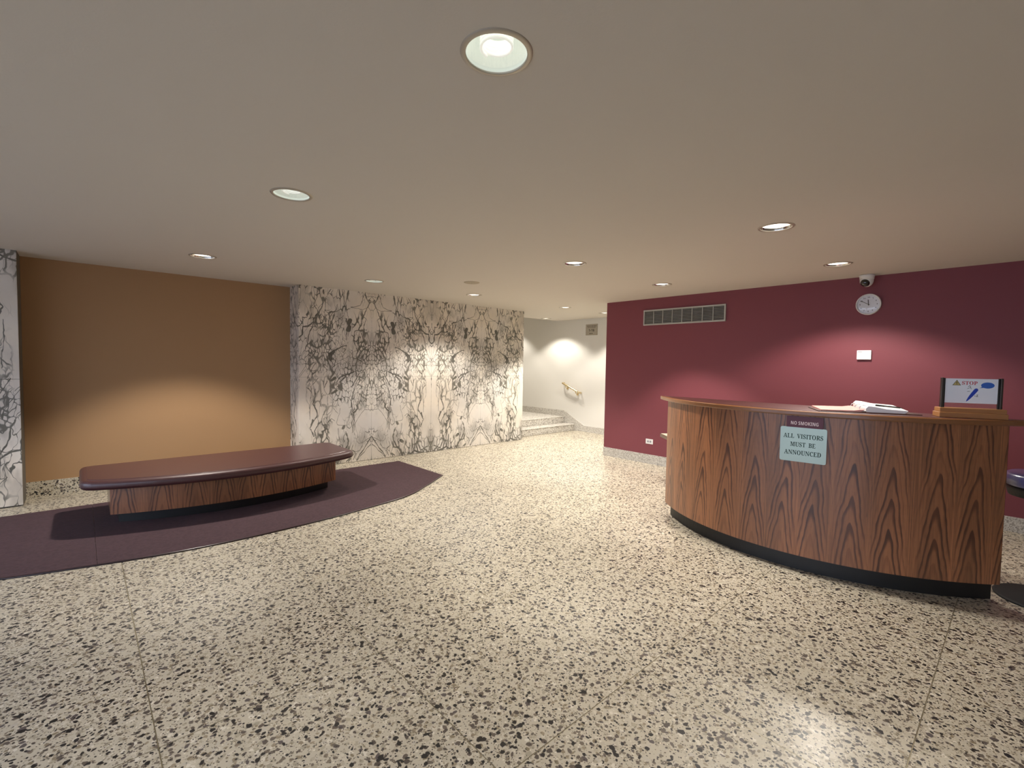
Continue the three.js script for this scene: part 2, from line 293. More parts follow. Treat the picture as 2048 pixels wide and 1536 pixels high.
// ---------------------------------------------------------------- materials
const std = (o) => new THREE.MeshStandardMaterial(o), phy = (o) => new THREE.MeshPhysicalMaterial(o);
const paint = (color, rough = 0.75) => std({ color, roughness: rough, bumpMap: plasterBump, bumpScale: 0.0004 });
const M = {
  ceiling: paint('#d5cec4', 0.9), tan: paint('#a9855f', 0.7), red: paint('#7d3c45', 0.6), white: paint('#dcd9d2', 0.7), beige: paint('#c9bfae', 0.8),
  floor: phy({ map: T.terrazzo, roughness: 0.5, clearcoat: 0.5, clearcoatRoughness: 0.26 }),
  base: phy({ map: T.granite, roughness: 0.5, clearcoat: 0.3, clearcoatRoughness: 0.25 }),
  strip: std({ color: '#9d947c', roughness: 0.4, metalness: 0.6 }), slab: std({ color: '#6a655c', roughness: 0.9 }),
  marble: phy({ map: T.marble, roughness: 0.4, clearcoat: 0.5, clearcoatRoughness: 0.08 }),
  oak: phy({ map: T.oak, roughness: 0.45, clearcoat: 0.45, clearcoatRoughness: 0.28 }),
  oakEdge: phy({ color: '#5a361f', roughness: 0.4, clearcoat: 0.8, clearcoatRoughness: 0.18 }),
  oakTrim: phy({ color: '#80512d', roughness: 0.4, clearcoat: 0.8, clearcoatRoughness: 0.15 }),
  laminate: phy({ color: '#4a2422', roughness: 0.4, clearcoat: 0.3, clearcoatRoughness: 0.2 }),
  black: std({ color: '#121110', roughness: 0.5 }), rubber: std({ color: '#0e0e0f', roughness: 0.7 }),
  vinyl: phy({ color: '#4a292a', roughness: 0.45, clearcoat: 0.5, clearcoatRoughness: 0.27, bumpMap: plasterBump, bumpScale: 0.0003 }),
  carpet: std({ map: carpetMap, roughness: 1, bumpMap: carpetBump, bumpScale: 0.002 }),
  carpetEdge: phy({ color: '#2a191d', roughness: 0.3, clearcoat: 0.4, clearcoatRoughness: 0.2 }),
  trim: std({ color: '#b9b0a2', roughness: 0.35, metalness: 0.3 }), reflector: std({ color: '#e9e6df', roughness: 0.12, metalness: 1 }),
  lens: std({ color: '#ffffff', roughness: 0.4, emissive: '#fff6e8', emissiveIntensity: 2.4 }),
  lensDim: std({ color: '#ffffff', roughness: 0.4, emissive: '#fbfcf2', emissiveIntensity: 0.42 }), glow: std({ color: '#b4b9b0', roughness: 0.3, emissive: '#e9f0e4', emissiveIntensity: 0.48 }),
  plastic: phy({ color: '#e4e2df', roughness: 0.4 }), plate: std({ color: '#b3a894', roughness: 0.8 }),
  gloss: phy({ color: '#090909', roughness: 0.12, clearcoat: 1, clearcoatRoughness: 0.05 }),
  grille: std({ color: '#b6b4ae', roughness: 0.45, metalness: 0.25 }), duct: std({ color: '#4a494a', roughness: 0.8 }), fin: std({ color: '#a5a39d', roughness: 0.55, metalness: 0.1 }),
  brass: std({ color: '#d9c7a0', roughness: 0.18, metalness: 1 }), chrome: std({ color: '#c9c9cb', roughness: 0.2, metalness: 1 }),
  darkMetal: std({ color: '#4a433d', roughness: 0.35, metalness: 0.7 }),
  pine: std({ color: '#9c6a3c', roughness: 0.5, bumpMap: plasterBump, bumpScale: 0.0003 }),
  paper: std({ color: '#eeebea', roughness: 0.85 }), pink: std({ color: '#d49a92', roughness: 0.8 }), cover: std({ color: '#40231f', roughness: 0.5 }),
  acrylic: phy({ color: '#ffffff', roughness: 0.03, transmission: 1, thickness: 0, ior: 1.45 }), glass: phy({ color: '#ffffff', roughness: 0.0, transmission: 1, thickness: 0, ior: 1.45 }),
  blueVinyl: phy({ color: '#4a4a78', roughness: 0.28, clearcoat: 0.8, clearcoatRoughness: 0.12 }),
  cream: std({ color: '#d9cdb9', roughness: 0.5 }),
  frame: std({ color: '#4d4d50', roughness: 0.4, metalness: 0.7 }), asphalt: std({ color: '#8b8b8b', roughness: 0.95 }),
};

// ---------------------------------------------------------------- downlight places (needed for the holes in the ceiling)
//  x, z, cut-off in degrees, share of full output, depth of the lens, label
const LAMPS = [
  [-1.19, -1.0, 52, 0.45, 0.08, 'large recessed downlight nearest to the viewer, alone at the top of the ceiling', 'clear'],
  [-3.02, -0.95, 38, 0.28, 0.08, 'recessed downlight with an open clear reflector, between the nearest one and the tan wall', 'clear'],
  [-5.43, -0.89, 51, 1.4, 0.014, 'recessed downlight over the bench, washing the tan wall', ''],
  [-5.48, -2.69, 46, 0.25, 0.07, 'recessed downlight in front of the left slabs of the marble wall', 'clear'],
  [-5.48, -4.245, 60, 1.3, 0.008, 'recessed downlight lighting the middle joint of the marble wall', ''],
  [-3.04, -3.59, 48, 1.2, 0.012, 'recessed downlight in the middle of the lobby, between marble wall and reception desk', ''],
  [-1.235, -3.63, 50, 0.9, 0.012, 'recessed downlight right above the front of the reception desk', ''],
  [-1.25, -5.3, 63, 0.85, 0.009, 'recessed downlight beside the ceiling camera, above the clock wall', ''],
  [-3.04, -5.23, 46, 1.1, 0.01, 'recessed downlight in front of the long air grille on the red wall', ''],
  [-5.457, -6.232, 52, 1.95, 0.008, 'recessed downlight in the passage between marble wall end and red wall corner', ''],
  [-7.077, -7.453, 60, 0.7, 0.008, 'small far recessed downlight over the stairs, by the soffit edge', ''],
  [-5.46, -7.356, 58, 0.85, 0.008, 'far recessed downlight half hidden by the corner of the red wall', ''],
  [-8.7, -7.45, 50, 0.75, 0.008, 'recessed downlight over the upper landing, out of sight behind the marble wall', '', 2.75],
];
const circle = (x, z, r, n = 40) => Array.from({ length: n }, (_, i) => [x + r * Math.cos(-i / n * 6.28318), z + r * Math.sin(-i / n * 6.28318)]);

// ---------------------------------------------------------------- the shell
const XM = -6.48, XT = -6.82, ZR = -6.21, ZB = -8.05, XS = -7.28, X1 = 3.0, Z1 = 3.2, XE = -10, HS = 2.75;
const floor = struct('floor', null, null, 'speckled cream terrazzo floor with thin metal dividers', 'floor');
part('screed', box(XE, X1, -0.3, -0.02, ZB, Z1), M.slab, floor);
{
  const xs = [], zs = [];
  for (let k = -4; k < 11; k++) xs.push(-0.235 - 0.942 * k);
  for (let k = -4; k < 11; k++) zs.push(-0.19 - 0.882 * k);
  const cut = (l, a, b) => [a, ...l.filter((v) => v > a + 0.02 && v < b - 0.02).sort((p, q) => p - q), b];
  const gx = cut(xs, -7.02, X1), gz = cut(zs, ZB, Z1), j = 0.0022; reseed(77);
  for (let i = 0; i + 1 < gx.length; i++) for (let k = 0; k + 1 < gz.length; k++)
    part('terrazzo_panel', metreUV(box(gx[i] + j, gx[i + 1] - j, -0.02, 0, gz[k] + j, gz[k + 1] - j), 2, 2, rnd(), rnd()), M.floor, floor);
  for (const x of gx.slice(1, -1)) part('divider_strip', box(x - 0.0018, x + 0.0018, -0.02, -0.0006, ZB, Z1), M.strip, floor);
  for (let i = 0; i + 1 < gx.length; i++) for (const z of gz.slice(1, -1)) part('divider_strip', box(gx[i] + 0.003, gx[i + 1] - 0.003, -0.02, -0.0006, z - 0.0018, z + 0.0018), M.strip, floor);
}
struct('ceiling', slab([[XS, ZB], [XS, Z1], [X1, Z1], [X1, ZB]], H, 0.22, 0, 1, LAMPS.filter((l) => !l[7]).map(([x, z]) => circle(x, z, 0.1))), M.ceiling, 'plain painted lobby ceiling pierced by round downlights', 'ceiling');
struct('ceiling_stair', slab([[XE, ZB], [XE, -6.22], [XS, -6.22], [XS, ZB]], HS, 0.2, 0, 1, LAMPS.filter((l) => l[7]).map(([x, z]) => circle(x, z, 0.1))), M.ceiling, 'higher painted ceiling over the stair landing', 'ceiling');
struct('trim_soffit', box(XS, XS + 0.12, H + 0.22, HS + 0.2, ZB, -6.22), M.ceiling, 'painted drop from the stair ceiling to the lobby ceiling', 'soffit');
struct('wall_left', box(-7.02, XT, 0, H, -2.12, 0.43), M.tan, 'tan painted wall recess behind the bench', 'wall');
// marble facing: two rows of slabs, laid mirror fashion
function marbleSlab(parent, face, a0, a1, y0, y1, at, u0, u1, vflip = false) {
  const g = face === 'x' ? new RoundedBoxGeometry(0.02, y1 - y0, Math.abs(a1 - a0), 1, 0.0012).translate(at - 0.01, (y0 + y1) / 2, (a0 + a1) / 2)
    : new RoundedBoxGeometry(Math.abs(a1 - a0), y1 - y0, 0.02, 1, 0.0012).translate((a0 + a1) / 2, (y0 + y1) / 2, at - 0.01);
  const p = g.attributes.position, uv = g.attributes.uv;
  for (let i = 0; i < p.count; i++) {
    const t = ((face === 'x' ? p.getZ(i) : p.getX(i)) - a0) / (a1 - a0), v = p.getY(i) / H;
    uv.setXY(i, u0 + (u1 - u0) * t, vflip ? 1 - v : v);
  }
  return part('marble_slab', g, M.marble, parent);
}
const mw = struct('wall_left_marble', null, null, 'white marble wall of mirrored grey-veined slabs', 'wall');
part('backing', box(-7.02, XM - 0.021, 0, H, -6.22, -2.141), M.slab, mw);
const joints = [-2.12, -3.145, -4.17, -5.195, -6.22], gap = 0.0012, HJ = 1.225;
for (let i = 0; i < 4; i++) for (const [y0, y1] of [[0.004, HJ - gap], [HJ + gap, H]])
  marbleSlab(mw, 'x', joints[i] - gap, joints[i + 1] + gap, y0, y1, XM, i % 2 ? 0 : 1, i % 2 ? 1 : 0);
for (const [y0, y1] of [[0.004, HJ - gap], [HJ + gap, H]]) marbleSlab(mw, 'z', XT, XM - 0.001, y0, y1, -2.119, 0.62, 0.94);
const pier = struct('wall_left_pier', null, null, 'marble pier at the left edge beside the tan wall', 'wall');
part('backing', box(-7.02, XM - 0.021, 0, H, 0.43, Z1), M.slab, pier);
for (let i = 0; i < 3; i++) for (const [y0, y1] of [[0.014, HJ - gap], [HJ + gap, H]])
  marbleSlab(pier, 'x', 0.43 + 0.92 * i + gap, 0.43 + 0.92 * (i + 1) - gap, y0, y1, XM, i % 2 ? 0.1 : 0.95, i % 2 ? 0.95 : 0.1, true);

const redWall = struct('wall_right', null, null, 'long dark red painted wall behind the reception desk', 'wall');
part('red_face', box(-4.56, X1, 0, H, ZR - 0.03, ZR), M.red, redWall);
part('core', box(-4.555, X1, 0, H, ZR - 0.2, ZR - 0.03), M.white, redWall);
struct('wall_back', box(XE, -3.0, 0, HS, ZB - 0.15, ZB), M.white, 'white wall behind the stairs', 'wall');
struct('wall_passage_end', box(-3.0, -2.85, 0, H, ZB, ZR - 0.2), M.white, 'white end wall of the passage behind the red wall', 'wall');
struct('wall_stair_end', box(XE - 0.15, XE, 0, HS, ZB, -6.22), M.white, 'white end wall of the stair landing', 'wall');
struct('wall_stair_side', box(XE, -7.02, 0, HS, -6.22, -6.07), M.white, 'white side wall of the stair landing', 'wall');
struct('wall_side', box(X1, X1 + 0.15, 0, H, ZR - 0.2, Z1), M.beige, 'beige side wall beyond the desk', 'wall');
// glazed street front behind the viewer: the cool daylight comes in here
{
  const wf = struct('wall_front', null, null, 'glazed street front wall behind the viewer', 'wall');
  const ops = [[-6.2, -3.35], [-3.15, -0.3], [-0.1, 2.75]]; let x = -7.02;
  for (const [a, b] of [...ops, [X1 + 0.15, 9]]) { part('pier', box(x, a, 0, H, Z1, Z1 + 0.2), M.beige, wf); x = b; }
  ops.forEach(([a, b], i) => {
    part('lintel', box(a, b, 2.25, H, Z1, Z1 + 0.2), M.beige, wf);
    part('sill', box(a, b, 0, 0.12, Z1, Z1 + 0.2), M.slab, wf);
    const w = struct(`window_${i + 1}`, null, null, `tall street window ${['by the marble pier', 'behind the viewer', 'towards the side wall'][i]}`, 'window');
    for (const [p, q, r, s] of [[a, a + 0.05, 0.12, 2.25], [b - 0.05, b, 0.12, 2.25], [(a + b) / 2 - 0.025, (a + b) / 2 + 0.025, 0.12, 2.25], [a + 0.05, b - 0.05, 2.2, 2.25], [a + 0.05, b - 0.05, 0.12, 0.17]]) part('mullion', box(p, q, r, s, Z1 + 0.07, Z1 + 0.13), M.frame, w);
    for (const [p, q] of [[a + 0.05, (a + b) / 2 - 0.025], [(a + b) / 2 + 0.025, b - 0.05]]) part('pane', box(p, q, 0.17, 2.2, Z1 + 0.099, Z1 + 0.101), M.glass, w);
  });
  struct('ground_outside', box(-20, 20, -0.3, -0.05, Z1 + 0.2, Z1 + 22), M.asphalt, 'pavement outside the street windows', 'pavement');
}
// terrazzo baseboards
const bb = (name, g, label, m = M.base) => struct(name, metreUV(g, m === M.floor ? 2 : 1), m, label, 'baseboard');
bb('baseboard_left', box(XT, XT + 0.014, 0, 0.16, -2.118, 0.43), 'terrazzo baseboard along the tan wall', M.floor);
bb('baseboard_right', box(-4.56, X1, 0, 0.135, ZR, ZR + 0.014), 'terrazzo baseboard along the red wall');
{
  const s = new THREE.Shape([[XE, 0.28], [-7.02, 0.28], [-7.02, 0], [-3.0, 0], [-3.0, 0.13], [-6.435, 0.13], [-7.02, 0.42], [XE, 0.42]].map((p) => new THREE.Vector2(...p)));
  bb('baseboard_back', new THREE.ExtrudeGeometry(s, { depth: 0.018, bevelEnabled: false }).translate(0, 0, ZB), 'terrazzo baseboard stepping up beside the stairs');
}
// two terrazzo steps up to the landing
{
  const st = thing('staircase', 'two low terrazzo steps rising to the landing behind the marble wall', 'stairs', [0, 0, 0]);
  part('step', metreUV(rbox(XE + 0.002, -6.7, 0, 0.142, ZB + 0.018, -6.222, 0.008), 2), M.base, st);
  part('step', metreUV(rbox(XE + 0.002, -7.0, 0.142, 0.284, ZB + 0.018, -6.222, 0.008), 2, 2, 0.3, 0.4), M.base, st);
  part('nosing', metreUV(rbox(-6.74, -6.692, 0.128, 0.1435, ZB + 0.018, -6.222, 0.005), 2), M.base, st);
  part('nosing', metreUV(rbox(-7.04, -6.992, 0.27, 0.2855, ZB + 0.018, -6.222, 0.005), 2), M.base, st);
}

// ---------------------------------------------------------------- downlights
{
  const ringG = lathe([[0.0985, 0.012], [0.0985, -0.004], [0.101, -0.0065], [0.113, -0.005], [0.117, -0.0005], [0.117, 0.0]], 48);
  const can = (d) => lathe([[0.0984, 0.0], [0.0975, d * 0.5], [0.094, d], [0.08, d + 0.03], [0.0, d + 0.034]], 48);
  const lensG = (d) => lathe([[0.0005, d - 0.006], [0.05, d - 0.004], [0.08, d], [0.0925, d + 0.004]], 48);
  for (const [x, z, cut, share, d, label, kind, up = H] of LAMPS) {
    const t = thing('downlight', label, 'downlight', [x, up, z], 0, 'recessed ceiling downlights');
    part('trim_ring', ringG, M.trim, t); part('reflector', can(d), kind ? M.glow : M.reflector, t);
    if (kind) {                                                       // open reflector with a coiled lamp behind clear glass
      const pts = []; for (let i = 0; i <= 90; i++) { const a = i / 90 * 6.28318 * 5.5; pts.push([0.05 * Math.cos(a), d * 0.92 - (d * 0.74) * i / 90, 0.05 * Math.sin(a)]); }
      part('lamp_coil', tube(pts, 0.0043, 240, 8), M.lensDim, t); part('glass_cover', lathe([[0, 0.004], [0.0975, 0.004], [0.0975, 0.006], [0, 0.006]], 40), M.glass, t);
    } else part('lens', lensG(d), M.lens, t);
    const s = new THREE.SpotLight(LAMP, CD * share, 0, THREE.MathUtils.degToRad(cut), kind ? 0.45 : 0.22, 2);
    s.name = 'downlight_beam'; s.position.set(0, -0.012, 0); s.target.position.set(0, -2, 0); s.castShadow = true; s.shadow.radius = 3; s.shadow.mapSize.set(512, 512);
    t.add(s, s.target); s.target.name = 'beam_aim';
  }
}
{
  const t = thing('ceiling_cover_plate', 'round unlit cover plate on the ceiling in front of the marble wall', 'cover plate', [-4.66, H, -3.57]);
  part('disc', lathe([[0.0, -0.008], [0.085, -0.008], [0.095, -0.004], [0.097, 0]], 40), M.plate, t);
  part('screw', lathe([[0, -0.0105], [0.006, -0.01], [0.007, -0.0075]], 10), M.chrome, t);
}

// ---------------------------------------------------------------- reception desk
const CC = [-1.2, -5.33];                                              // centre of the desk's curve
const seg = (R, zb, n = 48) => { const a = Math.acos((zb - CC[1]) / R), o = []; for (let i = 0; i <= n; i++) { const q = -a + 2 * a * i / n; o.push([CC[0] + R * Math.sin(q), CC[1] + R * Math.cos(q)]); } return o; };
function curvedPanel(fn, s0, s1, y0, y1, th, n, uvOf) {                // fn(s) -> [x, z, nx, nz]; a bent board of thickness th
  const pos = [], uv = [], idx = [];
  const add = (x, y, z, u, v) => { pos.push(x, y, z); uv.push(u, v); return pos.length / 3 - 1; };
  for (let i = 0; i <= n; i++) {
    const s = s0 + (s1 - s0) * i / n, [x, z, nx, nz] = fn(s);
    for (const [y, o] of [[y0, 0], [y1, 0], [y1, -th], [y0, -th]]) add(x + nx * o, y, z + nz * o, ...uvOf(s, y));
  }
  for (let i = 0; i < n; i++) for (let k = 0; k < 4; k++) { const a = 4 * i + k, b = 4 * i + (k + 1) % 4; idx.push(a, a + 4, b, b, a + 4, b + 4); }
  for (const e of [0, 4 * n]) idx.push(...(e ? [e, e + 3, e + 1, e + 1, e + 3, e + 2] : [e, e + 1, e + 3, e + 1, e + 2, e + 3]));
  const g = new THREE.BufferGeometry(); g.setAttribute('position', new THREE.Float32BufferAttribute(pos, 3)); g.setAttribute('uv', new THREE.Float32BufferAttribute(uv, 2)); g.setIndex(idx);
  const f = g.toNonIndexed(); f.computeVertexNormals(); return f;
}
const onDesk = (R) => (s) => { const a = s / R; return [CC[0] + R * Math.sin(a), CC[1] + R * Math.cos(a), Math.sin(a), Math.cos(a)]; };
{
  const d = thing('reception_desk', 'tall curved oak reception desk with a dark top and black toe kick', 'reception desk', [0, 0, 0]);
  part('toe_kick', slab(seg(1.545, -4.25), 0, 0.12), M.black, d);
  part('carcass', metreUV(slab(seg(1.592, -4.222), 0.12, 0.995), 1.3), M.oakEdge, d);
  part('veneer_front', curvedPanel(onDesk(1.6), -1.272, 1.272, 0.118, 1.117, 0.008, 72, (s, y) => [s / OAKW + 0.5, (y - 0.118) / OAKH]), M.oak, d, 'oak veneer with arrow-shaped grain');
  part('edge_band', slab(seg(1.645, -4.275), 1.117, 0.036, 0.009, 4), M.oakTrim, d);
  part('top_surface', slab(seg(1.62, -4.26), 1.15, 0.0045), M.laminate, d);
}
// curved-surface anchor for the desk's signs
const deskAt = (R, s) => { const [x, z, nx, nz] = onDesk(R)(s); return [x, z, Math.atan2(nx, nz)]; };
const roundRect = (w, h, r) => { const s = new THREE.Shape(); s.moveTo(-w / 2 + r, -h / 2); s.lineTo(w / 2 - r, -h / 2); s.absarc(w / 2 - r, -h / 2 + r, r, -Math.PI / 2, 0); s.lineTo(w / 2, h / 2 - r); s.absarc(w / 2 - r, h / 2 - r, r, 0, Math.PI / 2); s.lineTo(-w / 2 + r, h / 2); s.absarc(-w / 2 + r, h / 2 - r, r, Math.PI / 2, Math.PI); s.lineTo(-w / 2, -h / 2 + r); s.absarc(-w / 2 + r, -h / 2 + r, r, Math.PI, 1.5 * Math.PI); return s; };
function plateGeo(w, h, th, r) {                                        // flat plate, front face uv 0..1
  const g = new THREE.ExtrudeGeometry(roundRect(w, h, r), { depth: th, bevelEnabled: false, curveSegments: 6 }), p = g.attributes.position, uv = g.attributes.uv;
  for (let i = 0; i < p.count; i++) uv.setXY(i, p.getX(i) / w + 0.5, p.getY(i) / h + 0.5);
  return g;
}
{
  const [c, g] = canvas(640, 256); g.fillStyle = '#5e2230'; g.fillRect(0, 0, 640, 256);
  g.fillStyle = '#f2dcd6'; g.textAlign = 'center'; g.textBaseline = 'middle'; g.font = 'bold 88px sans-serif';
  g.save(); g.translate(320, 158); g.scale(0.86, 1.25); g.fillText('NO SMOKING', 0, 0, 690); g.restore();
  const [x, z, a] = deskAt(1.6065, 0.166);
  const t = thing('no_smoking_sign', 'small maroon no smoking sign with pale letters, above the steel plaque', 'sign', [x, 1.071, z], a);
  part('plate', plateGeo(0.222, 0.078, 0.003, 0.002), std({ map: canvasTex(c), roughness: 0.45 }), t);
}
{
  const [c, g] = canvas(1024, 904); g.fillStyle = '#99a396'; g.fillRect(0, 0, 1024, 904);
  g.fillStyle = '#1d2a24'; g.textAlign = 'center'; g.textBaseline = 'middle'; g.font = 'bold 160px serif';
  [['ALL  VISITORS', 235, 880], ['MUST  BE', 452, 560], ['ANNOUNCED', 668, 820]].forEach(([s, y, w]) => { g.save(); g.translate(512, y); g.fillText(s, 0, 0, w); g.restore(); });
  const [x, z, a] = deskAt(1.606, 0.16);
  const t = thing('visitor_plaque', 'brushed steel plaque asking that all visitors be announced, on the desk front', 'plaque', [x, 0.911, z], a);
  part('plate', plateGeo(0.282, 0.244, 0.003, 0.012), phy({ map: canvasTex(c), metalness: 0.9, roughness: 0.36, bumpMap: brushBump, bumpScale: 0.0002 }), t);
}
// visitors' book, lying open on the desk
{
  const t = thing('visitor_binder', 'open ring binder with pink and white pages on the desk top', 'binder', [-0.79, 1.1548, -4.02], 0.46);
  part('cover', rbox(-0.27, 0.31, 0, 0.005, -0.155, 0.155, 0.002), M.cover, t);
  const page = (pts, d, k) => { const s = new THREE.Shape(pts.map((p) => new THREE.Vector2(...p))); const g = new THREE.ExtrudeGeometry(s, { depth: d, bevelEnabled: false }).translate(0, 0, -d / 2), q = g.attributes.position; for (let i = 0; i < q.count; i++) if (q.getY(i) > 0.008) q.setY(i, q.getY(i) + (0.14 - q.getZ(i)) * k); g.computeVertexNormals(); return g; };
  part('page_stack', page([[-0.25, 0.006], [-0.02, 0.006], [0.002, 0.02], [-0.02, 0.02], [-0.06, 0.0135], [-0.25, 0.011]], 0.28, 0.025), M.pink, t, 'thin stack of pink pages');
  part('page_stack', page([[0.01, 0.006], [0.225, 0.006], [0.24, 0.024], [0.12, 0.031], [0.06, 0.043], [0.022, 0.046], [0.008, 0.03]], 0.28, 0.07), M.paper, t, 'thick stack of white pages');
  for (const z of [-0.1, 0, 0.1]) part('binder_ring', new THREE.TorusGeometry(0.021, 0.0022, 8, 24).translate(0.004, 0.027, z), M.chrome, t);
  part('spine_bar', rbox(-0.012, 0.02, 0.005, 0.013, -0.14, 0.14, 0.003), M.chrome, t);
  const p = thing('pen', 'black pen lying across the white pages of the binder', 'pen', [-0.62, 1.1998, -4.0485], 0.46);
  const g = rod([-0.075, 0, 0], [0.06, -0.004, 0], 0.005);
  part('barrel', g, M.gloss, p); part('tip', rod([0.06, -0.004, 0], [0.075, -0.0045, 0], 0.0022), M.darkMetal, p); part('cap', rod([-0.078, 0.0001, 0], [-0.03, -0.0012, 0], 0.0058), M.black, p);
  p.rotation.z = -0.055;
}
// sheet holder with the sign-in notice
{
  const [c, g] = canvas(1024, 620); g.fillStyle = '#e9ecf2'; g.fillRect(0, 0, 1024, 620);
  g.beginPath(); g.moveTo(230, 42); g.lineTo(306, 168); g.lineTo(150, 168); g.closePath(); g.fillStyle = '#b9a86a'; g.fill(); g.lineWidth = 10; g.strokeStyle = '#4a453c'; g.stroke();
  g.fillStyle = '#3a2a26'; g.fillRect(222, 84, 15, 42); g.fillRect(222, 136, 15, 14);
  g.fillStyle = '#b5283c'; g.font = 'bold 122px serif'; g.textBaseline = 'middle'; g.textAlign = 'left'; g.fillText('STOP', 325, 110, 310);
  g.fillStyle = '#2f62b8'; g.beginPath(); g.ellipse(830, 160, 128, 76, 0, 0, 7); g.fill(); g.beginPath(); g.moveTo(730, 195); g.lineTo(676, 232); g.lineTo(770, 218); g.fill();
  g.save(); g.translate(540, 400); g.rotate(-1.02); g.fillStyle = '#1f3fae'; g.beginPath(); g.moveTo(-215, 0); g.quadraticCurveTo(-120, -42, 150, -40); g.quadraticCurveTo(215, 0, 150, 40); g.quadraticCurveTo(-120, 40, -215, 0); g.fill(); g.restore();
  g.strokeStyle = '#2a2a30'; g.lineWidth = 9; g.beginPath(); g.moveTo(455, 205); g.lineTo(485, 172); g.lineTo(510, 215); g.moveTo(440, 252); g.lineTo(500, 222); g.lineTo(520, 258); g.moveTo(440, 322); g.lineTo(492, 318); g.moveTo(590, 420); g.lineTo(604, 448); g.moveTo(618, 408); g.lineTo(650, 402); g.lineTo(626, 450); g.lineTo(660, 446); g.stroke();
  const t = thing('notice_stand', 'wooden block stand with dark posts holding a white stop notice', 'notice stand', [-0.232, 1.1548, -4.125], 0.41);
  part('base_block', rbox(-0.164, 0.164, 0, 0.032, -0.06, 0.05, 0.003), M.pine, t);
  part('base_block', rbox(-0.16, 0.16, 0.032, 0.06, -0.048, 0.04, 0.003), M.pine, t);
  for (const x of [-0.142, 0.142]) { part('post', rbox(x - 0.0065, x + 0.0065, 0.06, 0.25, -0.012, 0.012, 0.003), M.darkMetal, t); part('channel', rbox(x - Math.sign(x) * 0.0105 - 0.004, x - Math.sign(x) * 0.0105 + 0.004, 0.06, 0.248, -0.006, 0.006, 0.001), M.black, t); }
  part('clear_panel', box(-0.135, 0.135, 0.062, 0.246, -0.003, -0.001), M.acrylic, t);
  part('printed_sheet', plateGeo(0.254, 0.154, 0.0008, 0.001).translate(0, 0.168, -0.0006), std({ map: canvasTex(c), roughness: 0.35 }), t, 'white sheet with a red heading, a blue pen and a blue bubble');
}
// desk behind the counter: only one corner shows
{
  const t = thing('work_table', 'low work table behind the reception desk, one wooden corner showing', 'table', [0, 0, 0]);
  const top = [[-3.1, -5.4], [-2.9, -5.22], [-0.6, -5.22], [-0.6, -5.75], [-2.76, -5.75]];
  part('tabletop', slab(top, 0.555, 0.042, 0.004), M.oakEdge, t); part('top_surface', slab(top.map(([x, z]) => [x + (x < -2 ? 0.012 : -0.012), z]), 0.597, 0.003), M.cream, t);
  for (const [x, z] of [[-2.72, -5.36], [-0.7, -5.3], [-0.7, -5.66], [-2.65, -5.66]]) part('leg', box(x - 0.025, x + 0.025, 0, 0.556, z - 0.025, z + 0.025), M.darkMetal, t);
}
// bar stool at the right edge
{
  const t = thing('bar_stool', 'stool with a shiny blue vinyl seat behind the right end of the desk', 'stool', [0.138, 0, -4.47]);
  part('base', lathe([[0, 0], [0.233, 0], [0.235, 0.008], [0.22, 0.016], [0.06, 0.035], [0.034, 0.06], [0.03, 0.07]], 48), M.rubber, t);
  part('post', lathe([[0.026, 0.06], [0.026, 0.66]], 20), M.chrome, t);
  part('foot_ring', new THREE.TorusGeometry(0.09, 0.009, 10, 36).rotateX(Math.PI / 2).translate(0.0, 0.3, 0), M.chrome, t);
  part('seat_pan', lathe([[0, 0.655], [0.19, 0.66], [0.2, 0.7], [0.2, 0.73], [0, 0.73]], 40), M.black, t);
  part('seat_cushion', lathe([[0.195, 0.72], [0.214, 0.735], [0.22, 0.762], [0.213, 0.79], [0.19, 0.805], [0.1, 0.812], [0, 0.814]], 48), M.blueVinyl, t, 'glossy blue vinyl cushion');
}

// ---------------------------------------------------------------- things on the red wall
{
  const [c, g] = canvas(512, 512); g.fillStyle = '#dfe2ea'; g.fillRect(0, 0, 512, 512); g.fillStyle = '#2a2d38'; g.textAlign = 'center'; g.textBaseline = 'middle'; g.font = 'bold 50px sans-serif';
  for (let i = 1; i <= 12; i++) { const a = i / 12 * 6.28318; g.fillText(String(i), 256 + 188 * Math.sin(a), 256 - 188 * Math.cos(a)); }
  for (let i = 0; i < 60; i++) { const a = i / 60 * 6.28318; g.save(); g.translate(256, 256); g.rotate(a); g.fillRect(-1.5, -244, 3, i % 5 ? 9 : 16); g.restore(); }
  const t = thing('wall_clock', 'round white wall clock on the red wall below the camera', 'clock', [-1.166, 2.14, ZR]);
  part('case', lathe([[0, 0], [0.106, 0], [0.111, 0.008], [0.111, 0.03], [0.107, 0.036], [0.1, 0.034], [0.1, 0.024]], 56).rotateX(Math.PI / 2), M.plastic, t);
  const f = new THREE.CircleGeometry(0.1005, 56).translate(0, 0, 0.022); part('dial', f, std({ map: canvasTex(c), roughness: 0.6 }), t);
  const hand = (w, l, ang, z) => box(-w / 2, w / 2, -0.012, l, -0.0008, 0.0008).rotateZ(-ang).translate(0, 0, z);
  part('hour_hand', hand(0.006, 0.05, -0.09, 0.0245), M.black, t); part('minute_hand', hand(0.0045, 0.08, -1.03, 0.0265), M.black, t);
  part('hub', new THREE.CylinderGeometry(0.004, 0.004, 0.006, 12).rotateX(Math.PI / 2).translate(0, 0, 0.0265), M.black, t);
  part('glass_cover', lathe([[0.1, 0.0300], [0.075, 0.0345], [0.04, 0.0372], [0, 0.038]], 48).rotateX(Math.PI / 2), M.glass, t);
}
